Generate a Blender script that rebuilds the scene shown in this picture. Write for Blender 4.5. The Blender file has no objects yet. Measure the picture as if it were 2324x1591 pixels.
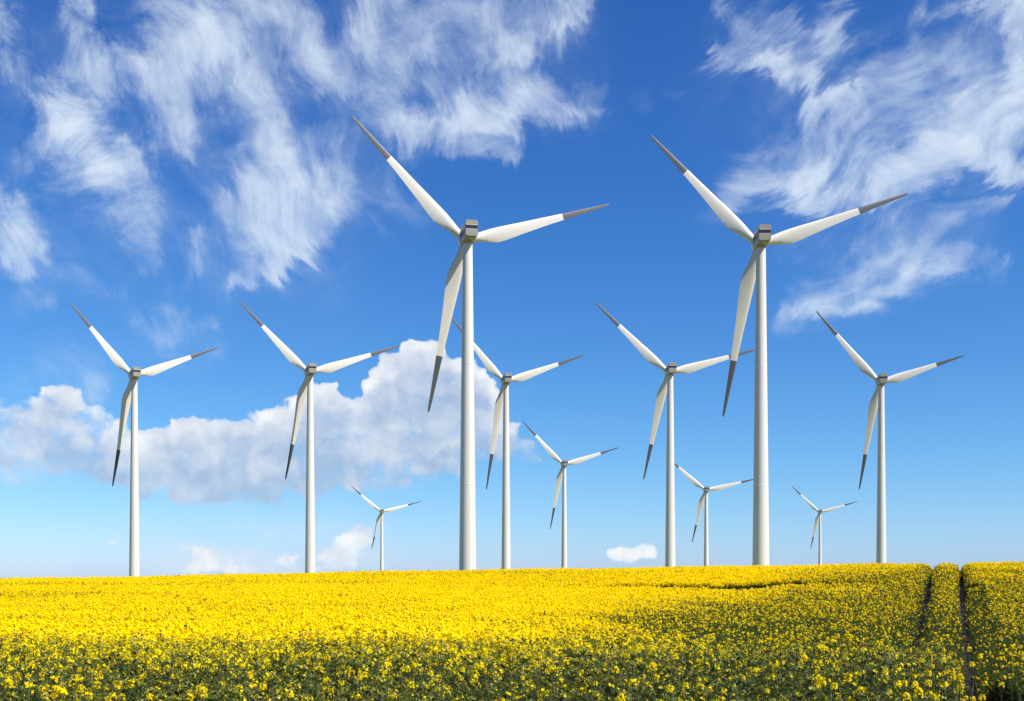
import bpy, bmesh, math, random
import numpy as np
from mathutils import Vector, Matrix

random.seed(7)
rng = np.random.default_rng(11)
scene = bpy.context.scene
C = scene.collection
PI = math.pi
EYE = 1.8            # camera height above the field at its feet
F = 2700.0           # focal length in units of a 2323-wide picture
CX, CY = 1162.0, 1320.0
SUN_AZ = math.radians(121.0)      # clockwise from straight ahead: right and slightly behind the camera
SUN_EL = math.radians(51.0)
SUN_DIR = Vector((math.sin(SUN_AZ) * math.cos(SUN_EL), math.cos(SUN_AZ) * math.cos(SUN_EL), math.sin(SUN_EL)))


# ------------------------------------------------------------------ helpers
def link(o, parent=None):
    C.objects.link(o)
    if parent is not None:
        o.parent = parent
    return o


def mesh_obj(name, verts, faces, mat, parent=None, smooth=True):
    me = bpy.data.meshes.new(name)
    me.from_pydata(verts, [], faces)
    if smooth:
        me.polygons.foreach_set('use_smooth', [True] * len(me.polygons))
    if mat:
        me.materials.append(mat)
    me.update()
    return link(bpy.data.objects.new(name, me), parent)


def tag(o, label=None, cat=None, group=None, kind=None):
    if label:
        o['label'] = label
    if cat:
        o['category'] = cat
    if group:
        o['group'] = group
    if kind:
        o['kind'] = kind


def new_mat(name):
    m = bpy.data.materials.new(name)
    m.use_nodes = True
    nt = m.node_tree
    return m, nt, nt.nodes['Principled BSDF']


def N(nt, typ, **kw):
    n = nt.nodes.new(typ)
    for k, v in kw.items():
        setattr(n, k, v)
    return n


# ------------------------------------------------------------------ materials
def paint(name, col, rough=0.35, dirt=0.10, scale=0.5):
    m, nt, b = new_mat(name)
    tc = N(nt, 'ShaderNodeTexCoord')
    mp = N(nt, 'ShaderNodeMapping')
    mp.inputs['Scale'].default_value = (1.0, 1.0, 0.12)
    nz = N(nt, 'ShaderNodeTexNoise')
    nz.inputs['Scale'].default_value = scale
    nz.inputs['Detail'].default_value = 6
    nz.inputs['Roughness'].default_value = 0.62
    mix = N(nt, 'ShaderNodeMix', data_type='RGBA')
    mix.inputs[6].default_value = (*[c * (1 - dirt * 1.6) for c in col], 1)
    mix.inputs[7].default_value = (*col, 1)
    mr = N(nt, 'ShaderNodeMapRange')
    mr.inputs['From Min'].default_value = 0.3
    mr.inputs['From Max'].default_value = 0.62
    L = nt.links.new
    L(tc.outputs['Object'], mp.inputs['Vector'])
    L(mp.outputs[0], nz.inputs['Vector'])
    L(nz.outputs['Fac'], mr.inputs['Value'])
    L(mr.outputs[0], mix.inputs[0])
    L(mix.outputs[2], b.inputs['Base Color'])
    b.inputs['Roughness'].default_value = rough
    return m


M_WHITE = paint('white_tower_paint', (0.545, 0.52, 0.47), 0.38, 0.05, 0.35)
M_BLADE = paint('cream_blade_gelcoat', (0.61, 0.57, 0.495), 0.33, 0.07, 0.3)
M_TIP = paint('grey_tip_paint', (0.068, 0.069, 0.074), 0.5, 0.12, 0.6)
M_NAC = paint('stone_grey_nacelle_paint', (0.27, 0.245, 0.19), 0.4, 0.12, 0.5)
M_BAND = paint('dark_purple_band_paint', (0.022, 0.014, 0.035), 0.35, 0.1, 1.0)
M_VENT = paint('black_vent_slot', (0.012, 0.012, 0.014), 0.6, 0.1, 1.0)
M_SEAM = paint('pale_grey_flange', (0.62, 0.61, 0.58), 0.4, 0.05, 0.5)


def plant_mat(name, col, col2, rough=0.5, trans=0.35, spec=0.4, nscale=9.0):
    """Leafy or petal surface: colour varies from plant to plant and over the plant, thin enough to let light through."""
    m, nt, b = new_mat(name)
    L = nt.links.new
    geo = N(nt, 'ShaderNodeNewGeometry')
    nz = N(nt, 'ShaderNodeTexNoise')
    nz.inputs['Scale'].default_value = nscale
    nz.inputs['Detail'].default_value = 3
    mr = N(nt, 'ShaderNodeMapRange')
    mr.inputs['From Min'].default_value = 0.32
    mr.inputs['From Max'].default_value = 0.68
    mix = N(nt, 'ShaderNodeMix', data_type='RGBA')
    mix.inputs[6].default_value = (*col, 1)
    mix.inputs[7].default_value = (*col2, 1)
    L(geo.outputs['Position'], nz.inputs['Vector'])
    L(nz.outputs['Fac'], mr.inputs['Value'])
    L(mr.outputs[0], mix.inputs[0])
    L(mix.outputs[2], b.inputs['Base Color'])
    b.inputs['Roughness'].default_value = rough
    b.inputs['Specular IOR Level'].default_value = spec
    tr = N(nt, 'ShaderNodeBsdfTranslucent')
    L(mix.outputs[2], tr.inputs['Color'])
    ms = N(nt, 'ShaderNodeMixShader')
    ms.inputs[0].default_value = trans
    L(b.outputs[0], ms.inputs[1])
    L(tr.outputs[0], ms.inputs[2])
    out = nt.nodes['Material Output']
    L(ms.outputs[0], out.inputs['Surface'])
    return m


M_PETAL = plant_mat('rapeseed_petal', (0.90, 0.680, 0.002), (0.91, 0.72, 0.005), 0.65, 0.46, 0.06, 4.0)
M_BUD = plant_mat('rapeseed_bud', (0.13, 0.16, 0.025), (0.26, 0.25, 0.03), 0.55, 0.2, 0.3)
M_LEAF = plant_mat('rapeseed_leaf', (0.017, 0.037, 0.005), (0.056, 0.085, 0.012), 0.5, 0.30, 0.14)
M_STEM = plant_mat('rapeseed_stem', (0.055, 0.066, 0.016), (0.12, 0.125, 0.04), 0.5, 0.1, 0.15)


def soil_mat():
    m, nt, b = new_mat('field_soil')
    L = nt.links.new
    geo = N(nt, 'ShaderNodeNewGeometry')
    n1 = N(nt, 'ShaderNodeTexNoise'); n1.inputs['Scale'].default_value = 6; n1.inputs['Detail'].default_value = 9
    n1.inputs['Roughness'].default_value = 0.7
    r1 = N(nt, 'ShaderNodeValToRGB')
    r1.color_ramp.elements[0].position = 0.3; r1.color_ramp.elements[0].color = (0.13, 0.088, 0.06, 1)
    r1.color_ramp.elements[1].position = 0.72; r1.color_ramp.elements[1].color = (0.38, 0.27, 0.20, 1)
    n2 = N(nt, 'ShaderNodeTexNoise'); n2.inputs['Scale'].default_value = 0.02; n2.inputs['Detail'].default_value = 5
    r2 = N(nt, 'ShaderNodeValToRGB')
    r2.color_ramp.elements[0].position = 0.4; r2.color_ramp.elements[0].color = (0.06, 0.10, 0.025, 1)
    r2.color_ramp.elements[1].position = 0.6; r2.color_ramp.elements[1].color = (0.30, 0.25, 0.03, 1)
    sep = N(nt, 'ShaderNodeSeparateXYZ')
    mr = N(nt, 'ShaderNodeMapRange'); mr.inputs['From Min'].default_value = 95; mr.inputs['From Max'].default_value = 110
    mix = N(nt, 'ShaderNodeMix', data_type='RGBA')
    bp = N(nt, 'ShaderNodeBump'); bp.inputs['Strength'].default_value = 0.8; bp.inputs['Distance'].default_value = 0.05
    L(geo.outputs['Position'], n1.inputs['Vector']); L(geo.outputs['Position'], n2.inputs['Vector'])
    L(geo.outputs['Position'], sep.inputs[0])
    L(n1.outputs['Fac'], r1.inputs[0]); L(n2.outputs['Fac'], r2.inputs[0])
    L(sep.outputs['Y'], mr.inputs['Value']); L(mr.outputs[0], mix.inputs[0])
    L(r1.outputs[0], mix.inputs[6]); L(r2.outputs[0], mix.inputs[7])
    L(mix.outputs[2], b.inputs['Base Color'])
    L(n1.outputs['Fac'], bp.inputs['Height']); L(bp.outputs[0], b.inputs['Normal'])
    b.inputs['Roughness'].default_value = 0.95
    b.inputs['Specular IOR Level'].default_value = 0.1
    return m


M_SOIL = soil_mat()

# ------------------------------------------------------------------ terrain: near bank, dip, rising slope, crest, falling land beyond
CROP_H = 1.28
_yr = np.array([-400, 0, 5, 9, 11, 14, 20, 28, 38, 44.6, 52, 58, 62, 67, 72, 77, 81, 86, 92, 105, 150, 220, 300, 480, 720, 1000, 1400, 3000, 12000.])
_zr = np.array([-.5, -.5, -.5, -.55, -.62, -.95, -1.65, -2.15, -2.18, -2.0, -1.62, -1.22, -.88, -.35, .32, .95, 1.26, 1.36, 1.2, .3, -2.2, -4.2, -5.0, -6.0, -12, -22, -29, -33, -34])
_yl = np.array([-400, 0, 5, 9, 11, 14, 20, 28, 38, 45, 55, 65, 73, 79, 86, 92, 105, 150, 220, 300, 480, 720, 1000, 1400, 3000, 12000.])
_zl = np.array([-.5, -.5, -.5, -.55, -.60, -.72, -.90, -1.02, -.96, -.82, -.52, -.19, .03, .12, .12, .0, -.5, -2.6, -4.3, -5.0, -6.0, -12, -22, -29, -33, -34])


def sstep(a, b, x):
    t = np.clip((x - a) / (b - a), 0, 1)
    return t * t * (3 - 2 * t)


def _smooth_interp(y, ky, kz):
    y = np.asarray(y, float)
    w = np.where(y > 3, 0.035 * np.abs(y), 0.1)
    return (np.interp(y - w, ky, kz) + 2 * np.interp(y, ky, kz) + np.interp(y + w, ky, kz)) / 4


def top_z(x, y):
    """Height of the crop's top relative to the eye."""
    x = np.asarray(x, float); y = np.asarray(y, float)
    a = x / np.maximum(np.abs(y), 6.0)
    rv = sstep(-0.12, 0.36, a)
    rc = np.clip((a + 0.43) / 0.86, 0, 1)
    rc = 0.6 * rc + 0.4 * sstep(0, 1, rc) + 0.10 * np.exp(-((a + 0.12) / 0.2) ** 2)
    w = sstep(52, 78, y)
    r = rv * (1 - w) + rc * w
    z = _smooth_interp(y, _yl, _zl) * (1 - r) + _smooth_interp(y, _yr, _zr) * r
    z = z + 0.035 * np.sin(x * 0.55 + 0.7) * np.sin(y * 0.31 + 1.3) * sstep(12, 30, y) * (1 - sstep(95, 140, y))
    return z


def ground_z(x, y):
    return top_z(x, y) + EYE - CROP_H


def build_ground():
    ys = np.concatenate([np.linspace(-400, -20, 12), np.linspace(-15, 2, 8), np.linspace(3, 16, 27), np.linspace(17, 100, 100),
                         np.geomspace(104, 11000, 60)])
    us = np.linspace(-1, 1, 141)
    V = []
    for y in ys:
        x = us * (14 + 1.1 * abs(y))
        z = ground_z(x, np.full_like(x, y))
        V += [(float(a), float(y), float(b)) for a, b in zip(x, z)]
    n = len(us)
    Fc = []
    for j in range(len(ys) - 1):
        for i in range(n - 1):
            k = j * n + i
            Fc.append((k, k + 1, k + n + 1, k + n))
    g = mesh_obj('ground', V, Fc, M_SOIL)
    tag(g, 'brown soil of the rising field under the rapeseed', 'ground', kind='structure')


build_ground()


def px_ray(px, py):
    return (px - CX) / F, (CY - py) / F


def hit_top(px, py, lift=0.0, ymin=3.0, ymax=88):
    """Distance at which the view through a picture point meets the top of the crop."""
    a, e = px_ray(px, py)
    y = np.geomspace(ymin, ymax, 4000)
    d = e * y - (top_z(a * y, y) + lift)
    s = np.where(d < 0)[0]
    i = s[0] if len(s) else len(y) - 1
    return float(a * y[i]), float(y[i])


# ------------------------------------------------------------------ wind turbines
def lathe(profile, seg, axis='z'):
    V, Fc = [], []
    for (r, h) in profile:
        for i in range(seg):
            t = 2 * PI * i / seg
            if axis == 'z':
                V.append((r * math.cos(t), r * math.sin(t), h))
            else:
                V.append((r * math.cos(t), h, r * math.sin(t)))
    for k in range(len(profile) - 1):
        for i in range(seg):
            a = k * seg + i; b = k * seg + (i + 1) % seg
            Fc.append((a, b, b + seg, a + seg))
    Fc.append(tuple(range(seg - 1, -1, -1)))
    Fc.append(tuple(range((len(profile) - 1) * seg, len(profile) * seg)))
    return V, Fc


def rounded_section(w, h, r, n=5, rl=None):
    pts = []
    for (sx, sz, a0) in ((1, 1, 0), (-1, 1, 90), (-1, -1, 180), (1, -1, 270)):
        for i in range(n + 1):
            a = math.radians(a0 + 90 * i / n)
            pts.append((sx * (w / 2 - r) + r * math.cos(a), sz * (h / 2 - r) + r * math.sin(a)))
    return pts


def loft(sections):
    """sections: list of (y, [(x, z), ...])"""
    V, Fc = [], []
    n = len(sections[0][1])
    for y, pts in sections:
        V += [(x, y, z) for x, z in pts]
    for k in range(len(sections) - 1):
        for i in range(n):
            a = k * n + i; b = k * n + (i + 1) % n
            Fc.append((a, a + n, b + n, b))
    Fc.append(tuple(range(n)))
    Fc.append(tuple(range(len(V) - 1, len(V) - n - 1, -1)))
    return V, Fc


def boxes(blist):
    V, Fc = [], []
    for (x0, x1, y0, y1, z0, z1) in blist:
        b = len(V)
        V += [(x0, y0, z0), (x1, y0, z0), (x1, y1, z0), (x0, y1, z0), (x0, y0, z1), (x1, y0, z1), (x1, y1, z1), (x0, y1, z1)]
        Fc += [tuple(b + i for i in q) for q in ((0, 3, 2, 1), (4, 5, 6, 7), (0, 1, 5, 4), (1, 2, 6, 5), (2, 3, 7, 6), (3, 0, 4, 7))]
    return V, Fc


BLADE_L = 38.0
_bs = [0.0, 0.03, 0.06, 0.10, 0.14, 0.18, 0.215, 0.26, 0.32, 0.40, 0.50, 0.60, 0.67, 0.75, 0.85, 0.93, 0.98, 1.0]
_bc = [1.75, 1.75, 1.80, 2.15, 2.75, 3.25, 3.42, 3.32, 3.02, 2.62, 2.18, 1.78, 1.56, 1.32, 1.00, 0.74, 0.58, 0.32]
_bt = [1.0, 1.0, 0.95, 0.72, 0.50, 0.37, 0.31, 0.27, 0.24, 0.21, 0.19, 0.18, 0.17, 0.17, 0.16, 0.16, 0.16, 0.16]
_blead = [0.5, 0.5, 0.49, 0.44, 0.38, 0.345, 0.33, 0.33, 0.335, 0.345, 0.36, 0.375, 0.385, 0.40, 0.43, 0.46, 0.48, 0.5]
_btw = [9, 9, 9, 9, 9, 8.5, 8, 7, 6, 4.5, 3, 2, 1.5, 1, .5, 0, 0, 0]


def blade_sections(t0, t1, side, n=20, grow=1.0):
    """Blade along +Z from the hub's centre, chord along X (trailing edge at side*X), thickness along Y."""
    ts = [t for t in sorted(set(_bs + [t0, t1] + list(np.linspace(t0, t1, 12)))) if t0 <= t <= t1]
    V, Fc = [], []
    for t in ts:
        c = np.interp(t, _bs, _bc) * grow; th = np.interp(t, _bs, _bt); ld = np.interp(t, _bs, _blead); tw = math.radians(np.interp(t, _bs, _btw))
        rnd = max(0.0, min(1.0, (th - 0.3) / 0.7))
        for i in range(n):
            a = 2 * PI * i / n
            u = (1 - math.cos(a)) / 2                    # 0 leading edge .. 1 trailing edge
            foil = 2.6 * (0.2969 * math.sqrt(max(u, 0)) - 0.126 * u - 0.3516 * u * u + 0.2843 * u ** 3 - 0.1015 * u ** 4) * 2
            circ = math.sqrt(max(0.0, 0.25 - (u - 0.5) ** 2))
            yy = th * c * ((1 - rnd) * foil * 0.74 + rnd * circ)
            x = (u - ld) * c * side
            y = yy if a < PI else -yy
            V.append((x * math.cos(tw) - y * math.sin(tw) * side, x * math.sin(tw) * side + y * math.cos(tw), t * BLADE_L))
    m = len(ts)
    for k in range(m - 1):
        for i in range(n):
            a = k * n + i; b = k * n + (i + 1) % n
            q = (a, b, b + n, a + n)
            Fc.append(q if side < 0 else q[::-1])
    Fc.append(tuple(range(n))); Fc.append(tuple(range(m * n - 1, (m - 1) * n - 1, -1)))
    return V, Fc


def data_of(name, vf, mat, smooth=True, sharp=None):
    me = bpy.data.meshes.new(name)
    me.from_pydata(vf[0], [], vf[1])
    bm = bmesh.new(); bm.from_mesh(me)
    bmesh.ops.recalc_face_normals(bm, faces=bm.faces)
    bm.to_mesh(me); bm.free()
    me.polygons.foreach_set('use_smooth', [smooth] * len(me.polygons))
    if sharp:
        me.set_sharp_from_angle(angle=math.radians(sharp))
    me.materials.append(mat)
    return me


NW, NH, NL = 2.85, 3.65, 9.1        # nacelle width, height, length
TOWER_Y = 5.45                      # tower axis ahead of the rear face
HUB_Y = 4.25                        # hub centre ahead of the tower axis
HUB_DZ = -0.10

D_TOWER = data_of('tower', lathe([(2.04 - 0.94 * k / 40, k / 40) for k in range(41)], 64), M_WHITE, sharp=40)
fl = []
D_FLANGE = data_of('flange', lathe([(1.012, -0.09), (1.02, -0.05), (1.02, 0.05), (1.012, 0.09)], 64), M_SEAM, sharp=30)


def nacelle_sections():
    s = []
    for y, w, h, dz in ((0.0, 0.955, 0.965, 0), (0.10, 0.985, 0.99, 0), (0.26, 1, 1, 0), (2.5, 1, 1, 0), (6.3, 1, 1, 0), (7.6, 0.98, 0.96, 0.0), (8.5, 0.93, 0.88, -0.02), (NL - .1, 0.86, 0.80, -0.05)):
        pts = rounded_section(NW * w, NH * h, 0.52, 6)
        s.append((y - TOWER_Y, [(x, z + dz) for x, z in pts]))
    return s


D_NAC = data_of('nacelle', loft(nacelle_sections()), M_NAC, sharp=38)
bz0, bz1 = -0.22, 0.62
D_REARBAND = data_of('rear_band', boxes([(-NW / 2 + 0.02, NW / 2 - 0.10, -TOWER_Y - 0.03, -TOWER_Y + 0.11, bz0, bz1)]), M_BAND, False)
D_SIDEBAND = data_of('side_band', boxes([(-NW / 2 - 0.02, -NW / 2 + 0.05, -TOWER_Y + 0.35, 1.9, bz0 - 0.45, bz1 + 0.1)]), M_BAND, False)
D_SIDEVENT = data_of('side_vent', boxes([(NW / 2 - 0.06, NW / 2 + 0.03, -TOWER_Y + 0.16, -TOWER_Y + 1.5, -0.42, 0.98)]), M_VENT, False)
D_BELLY = data_of('belly_vent', boxes([(-0.85, 0.75, -TOWER_Y + 0.42, -TOWER_Y + 0.92, -NH / 2 - 0.02, -NH / 2 + 0.1)]), M_VENT, False)
D_HATCH = data_of('hatch', boxes([(0.55, 1.0, -TOWER_Y + 1.5, -TOWER_Y + 3.2, -NH / 2 - 0.05, -NH / 2 + 0.1)]), M_NAC, False)
D_TRIM = data_of('rear_trim', boxes([(-NW / 2 + 0.16, NW / 2 - 0.2, -TOWER_Y - 0.022, -TOWER_Y + 0.09, bz1 + 0.01, bz1 + 0.10), (-NW / 2 + 0.16, NW / 2 - 0.2, -TOWER_Y - 0.022, -TOWER_Y + 0.09, bz0 - 0.10, bz0 - 0.01)]), M_SEAM, False)
D_COLLAR = data_of('yaw_collar', lathe([(1.16, -NH / 2 - 0.34), (1.24, -NH / 2 - 0.30), (1.24, -NH / 2 - 0.05), (1.3, -NH / 2 + 0.1)], 48), M_NAC, sharp=35)
D_HUB = data_of('rotor_hub', lathe([(1.20, -1.05), (1.42, -0.8), (1.55, -0.2), (1.52, 0.5), (1.30, 1.15), (0.92, 1.7), (0.45, 2.05), (0.12, 2.16)], 40, 'y'), M_BLADE, sharp=40)
D_BLADE = {s: data_of('blade', blade_sections(0.03, 0.67, s), M_BLADE, sharp=50) for s in (1, -1)}
D_TIP = {s: data_of('blade_tip', blade_sections(0.67, 1.0, s, grow=1.01), M_TIP, sharp=50) for s in (1, -1)}

TILT, CONE = math.radians(5), math.radians(4)


def wind_turbine(hub, yaw_deg, blades, label):
    yaw = math.radians(yaw_deg)
    fwd = Vector((-math.sin(yaw), math.cos(yaw), 0))
    hw = Vector((hub[0], hub[1], hub[2] + EYE))
    base = hw - fwd * HUB_Y
    gz = float(ground_z(base.x, base.y)) - 0.25
    root = bpy.data.objects.new('wind_turbine', None)
    C.objects.link(root)
    root.empty_display_size = 3
    root.location = (base.x, base.y, gz)
    root.rotation_euler = (0, 0, yaw)
    tag(root, label, 'wind turbine', 'white three bladed wind turbines behind the rapeseed crest')
    nz = hw.z - HUB_DZ - gz                # nacelle centre above the base
    h = nz - NH / 2 - 0.1
    tw = link(bpy.data.objects.new('tower', D_TOWER), root)
    k = 1.0
    tw.scale = (k, k, h)
    for q in (0.0035, 0.34, 0.67):
        fo = link(bpy.data.objects.new('flange', D_FLANGE), tw)
        r = 2.04 - 0.94 * q
        fo.location = (0, 0, q)
        fo.scale = (r, r, 1.0 / h)
    nc = link(bpy.data.objects.new('nacelle', D_NAC), root)
    nc.location = (0, 0, nz)
    for nm, dt in (('rear_band', D_REARBAND), ('side_band', D_SIDEBAND), ('side_vent', D_SIDEVENT), ('belly_vent', D_BELLY), ('hatch', D_HATCH), ('rear_trim', D_TRIM), ('yaw_collar', D_COLLAR)):
        link(bpy.data.objects.new(nm, dt), nc)
    hb = link(bpy.data.objects.new('rotor_hub', D_HUB), root)
    hb.location = (0, HUB_Y, nz + HUB_DZ)
    hb.rotation_euler = (TILT, 0, 0)
    n2 = Vector((0, math.cos(TILT), math.sin(TILT)))
    u2 = Vector((0, -math.sin(TILT), math.cos(TILT)))
    r2 = Vector((1, 0, 0))
    for (ang, ln), side in zip(blades, (1, -1, -1)):
        a = math.radians(ang)
        z = (r2 * math.cos(a) + u2 * math.sin(a)) * math.cos(CONE) + n2 * math.sin(CONE)
        z.normalize()
        x = n2.cross(z).normalized()           # counter-clockwise seen from behind is -x here
        x = -x if False else x
        y = z.cross(x)
        rot = Matrix((x, y, z)).transposed()
        # trailing edge: 'side' +1 = counter-clockwise as seen from behind
        ccw = (-r2 * math.sin(a) + u2 * math.cos(a))
        s = side if x.dot(ccw) > 0 else -side
        b = link(bpy.data.objects.new('blade', D_BLADE[s]), root)
        rearn = -n2.copy(); rearn.rotate(Matrix.Rotation(yaw, 3, 'Z'))
        zw = z.copy(); zw.rotate(Matrix.Rotation(yaw, 3, 'Z'))
        best = max((-11, 11), key=lambda q: (Matrix.Rotation(math.radians(q), 3, zw) @ rearn).dot(SUN_DIR))   # pitched blades
        b.matrix_local = Matrix.Translation((0, HUB_Y, nz + HUB_DZ)) @ Matrix.Rotation(math.radians(best), 4, z) @ rot.to_4x4() @ Matrix.Diagonal((1, 1, ln / BLADE_L, 1))
        link(bpy.data.objects.new('blade_tip', D_TIP[s]), b)
    return root


TURB = [
    ((-10.9, 273.0, 78.3), 12.0, [(134.2, 36.9), (17.2, 36.8), (259.2, 40.0)],
     'tallest white wind turbine near the middle, its tower standing in front of a cloud bank'),
    ((57.8, 280.0, 79.3), -1.9, [(134.0, 36.1), (18.6, 37.6), (259.8, 40.7)],
     'second giant white wind turbine, its left blades crossing the bright cirrus on the right'),
    ((-145.1, 455.0, 78.7), 27.4, [(131.4, 34.3), (22.8, 36.0), (261.6, 43.0)],
     'leftmost wind turbine, mid-sized, alone at the left end of the field crest'),
    ((-76.6, 447.5, 78.7), 19.4, [(135.8, 35.2), (19.2, 38.2), (259.4, 41.2)],
     'mid-sized wind turbine rising through the grey cumulus, second tower from the left'),
    ((-3.2, 496.4, 83.5), 10.1, [(130.8, 34.7), (19.6, 36.7), (261.8, 45.6)],
     'mid-sized wind turbine just right of the tallest one, upper blade half hidden by it'),
    ((31.7, 737.8, 72.7), 7.2, [(133.8, 37.0), (17.2, 37.3), (260.0, 40.9)],
     'small wind turbine in open blue sky between two mid-sized turbines, grey tips'),
    ((58.3, 443.9, 78.1), 2.2, [(136.6, 37.8), (15.0, 35.6), (258.2, 40.8)],
     'mid-sized wind turbine whose right blade passes behind the lower blade of a giant turbine'),
    ((136.4, 840.0, 64.7), 0.5, [(139.2, 36.9), (12.4, 39.3), (257.2, 38.2)],
     'small wind turbine squeezed between a mid-sized tower and the right-hand giant tower'),
    ((302.5, 1171.7, 68.6), -4.8, [(136.0, 37.1), (15.2, 38.4), (258.4, 37.4)],
     'tiny distant wind turbine in clear sky at the right, between two larger towers'),
    ((-125.1, 1137.5, 67.0), 16.0, [(140.2, 37.2), (14.8, 40.8), (257.0, 37.0)],
     'tiny distant wind turbine left of the tallest tower, below the cumulus bank'),
    ((142.8, 462.7, 77.5), -7.4, [(130.2, 37.2), (17.0, 33.7), (261.0, 42.1)],
     'rightmost mid-sized wind turbine, nearest to the tractor tracks in the crop'),
]
for args in TURB:
    wind_turbine(*args)


# ------------------------------------------------------------------ rapeseed plants
class PB:
    """Collects small faces with a material index."""
    def __init__(self):
        self.v = []; self.f = []; self.m = []

    def quad(self, c, u, w, mi):
        b = len(self.v)
        c = Vector(c)
        self.v += [tuple(c - u - w), tuple(c + u - w), tuple(c + u + w), tuple(c - u + w)]
        self.f.append((b, b + 1, b + 2, b + 3)); self.m.append(mi)

    def petal(self, c, d, n, ln, wd, mi):
        """kite-shaped petal from c outwards along d"""
        s = n.cross(d).normalized() * wd
        b = len(self.v)
        c = Vector(c)
        self.v += [tuple(c), tuple(c + d * ln * 0.6 + s), tuple(c + d * ln + n * ln * 0.05), tuple(c + d * ln * 0.6 - s)]
        self.f.append((b, b + 1, b + 2, b + 3)); self.m.append(mi)

    def flower(self, c, n, size, mi=0):
        n = n.normalized()
        t = n.orthogonal().normalized()
        t.rotate(Matrix.Rotation(random.random() * 6.28, 3, n))
        s = n.cross(t)
        for d in (t, s, -t, -s):
            dd = (d + n * random.uniform(-0.05, 0.45)).normalized()
            self.petal(c, dd, n, size, size * 0.46, mi)

    def stick(self, a, b, r, mi, r2=None):
        a = Vector(a); b = Vector(b)
        d = (b - a).normalized()
        t = d.orthogonal().normalized(); s = d.cross(t)
        r2 = r if r2 is None else r2
        k = len(self.v)
        for p, q in ((a, r), (b, r2)):
            for i in range(3):
                an = 2.094 * i
                self.v.append(tuple(p + (t * math.cos(an) + s * math.sin(an)) * q))
        for i in range(3):
            j = (i + 1) % 3
            self.f.append((k + i, k + j, k + 3 + j, k + 3 + i)); self.m.append(mi)

    def leaf(self, c, d, n, ln, wd, mi, droop=0.25):
        d = d.normalized(); n = n.normalized()
        s = d.cross(n).normalized()
        b = len(self.v)
        pts = []
        for k, (t, w) in enumerate(((0, .12), (.35, 1), (.7, .75), (1, .05))):
            p = Vector(c) + d * ln * t - n * (droop * ln * t * t)
            self.v += [tuple(p - s * wd * w + n * wd * 0.25 * w), tuple(p + s * wd * w + n * wd * 0.25 * w)]
        for k in range(3):
            q = b + 2 * k
            self.f.append((q, q + 1, q + 3, q + 2)); self.m.append(mi)

    def data(self, name, mats):
        me = bpy.data.meshes.new(name)
        me.from_pydata(self.v, [], self.f)
        for m in mats:
            me.materials.append(m)
        me.polygons.foreach_set('material_index', self.m)
        me.update()
        return me


def rdir(up=0.0, spread=1.0):
    v = Vector((random.gauss(0, 1), random.gauss(0, 1), random.gauss(0, 1) * spread + up))
    return v.normalized()


PM = [M_PETAL, M_BUD, M_LEAF, M_STEM]
U = Vector((0, 0, 1))


def raceme(pb, top, flowers, size, buds=8, spent=10, rad=0.028, hgt=0.045, fine=True):
    """A flower head round the top of a branch: buds above, open flowers in a dome, thin green pods below."""
    top = Vector(top)
    for i in range(buds):
        o = Vector((random.gauss(0, .007), random.gauss(0, .007), random.uniform(-.004, .014)))
        d = rdir(0.8)
        pb.quad(top + o, d.orthogonal().normalized() * .0032, d * .0055, 1)
    for i in range(flowers):
        a = random.random() * 6.283; h = random.random()
        r = rad * (0.35 + 0.65 * math.sin(min(1, 0.25 + h) * PI * 0.62)) * random.uniform(.7, 1.15)
        p = top + Vector((math.cos(a) * r, math.sin(a) * r, 0.006 - h * hgt))
        n = Vector((math.cos(a), math.sin(a), 1.15 - h * 1.1)) + rdir() * .35
        pb.flower(p, n, size * random.uniform(.8, 1.15))
    for i in range(spent):
        a = random.random() * 6.283; h = random.uniform(hgt, hgt + 0.16)
        d = Vector((math.cos(a), math.sin(a), random.uniform(.3, 1.1))).normalized()
        p = top - U * h
        q = p + d * random.uniform(.025, .06)
        if fine:
            pb.stick(p, q, .0011, 3)
        else:
            pb.quad((p + q) / 2, d * .025, d.orthogonal().normalized() * .002, 3)


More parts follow.
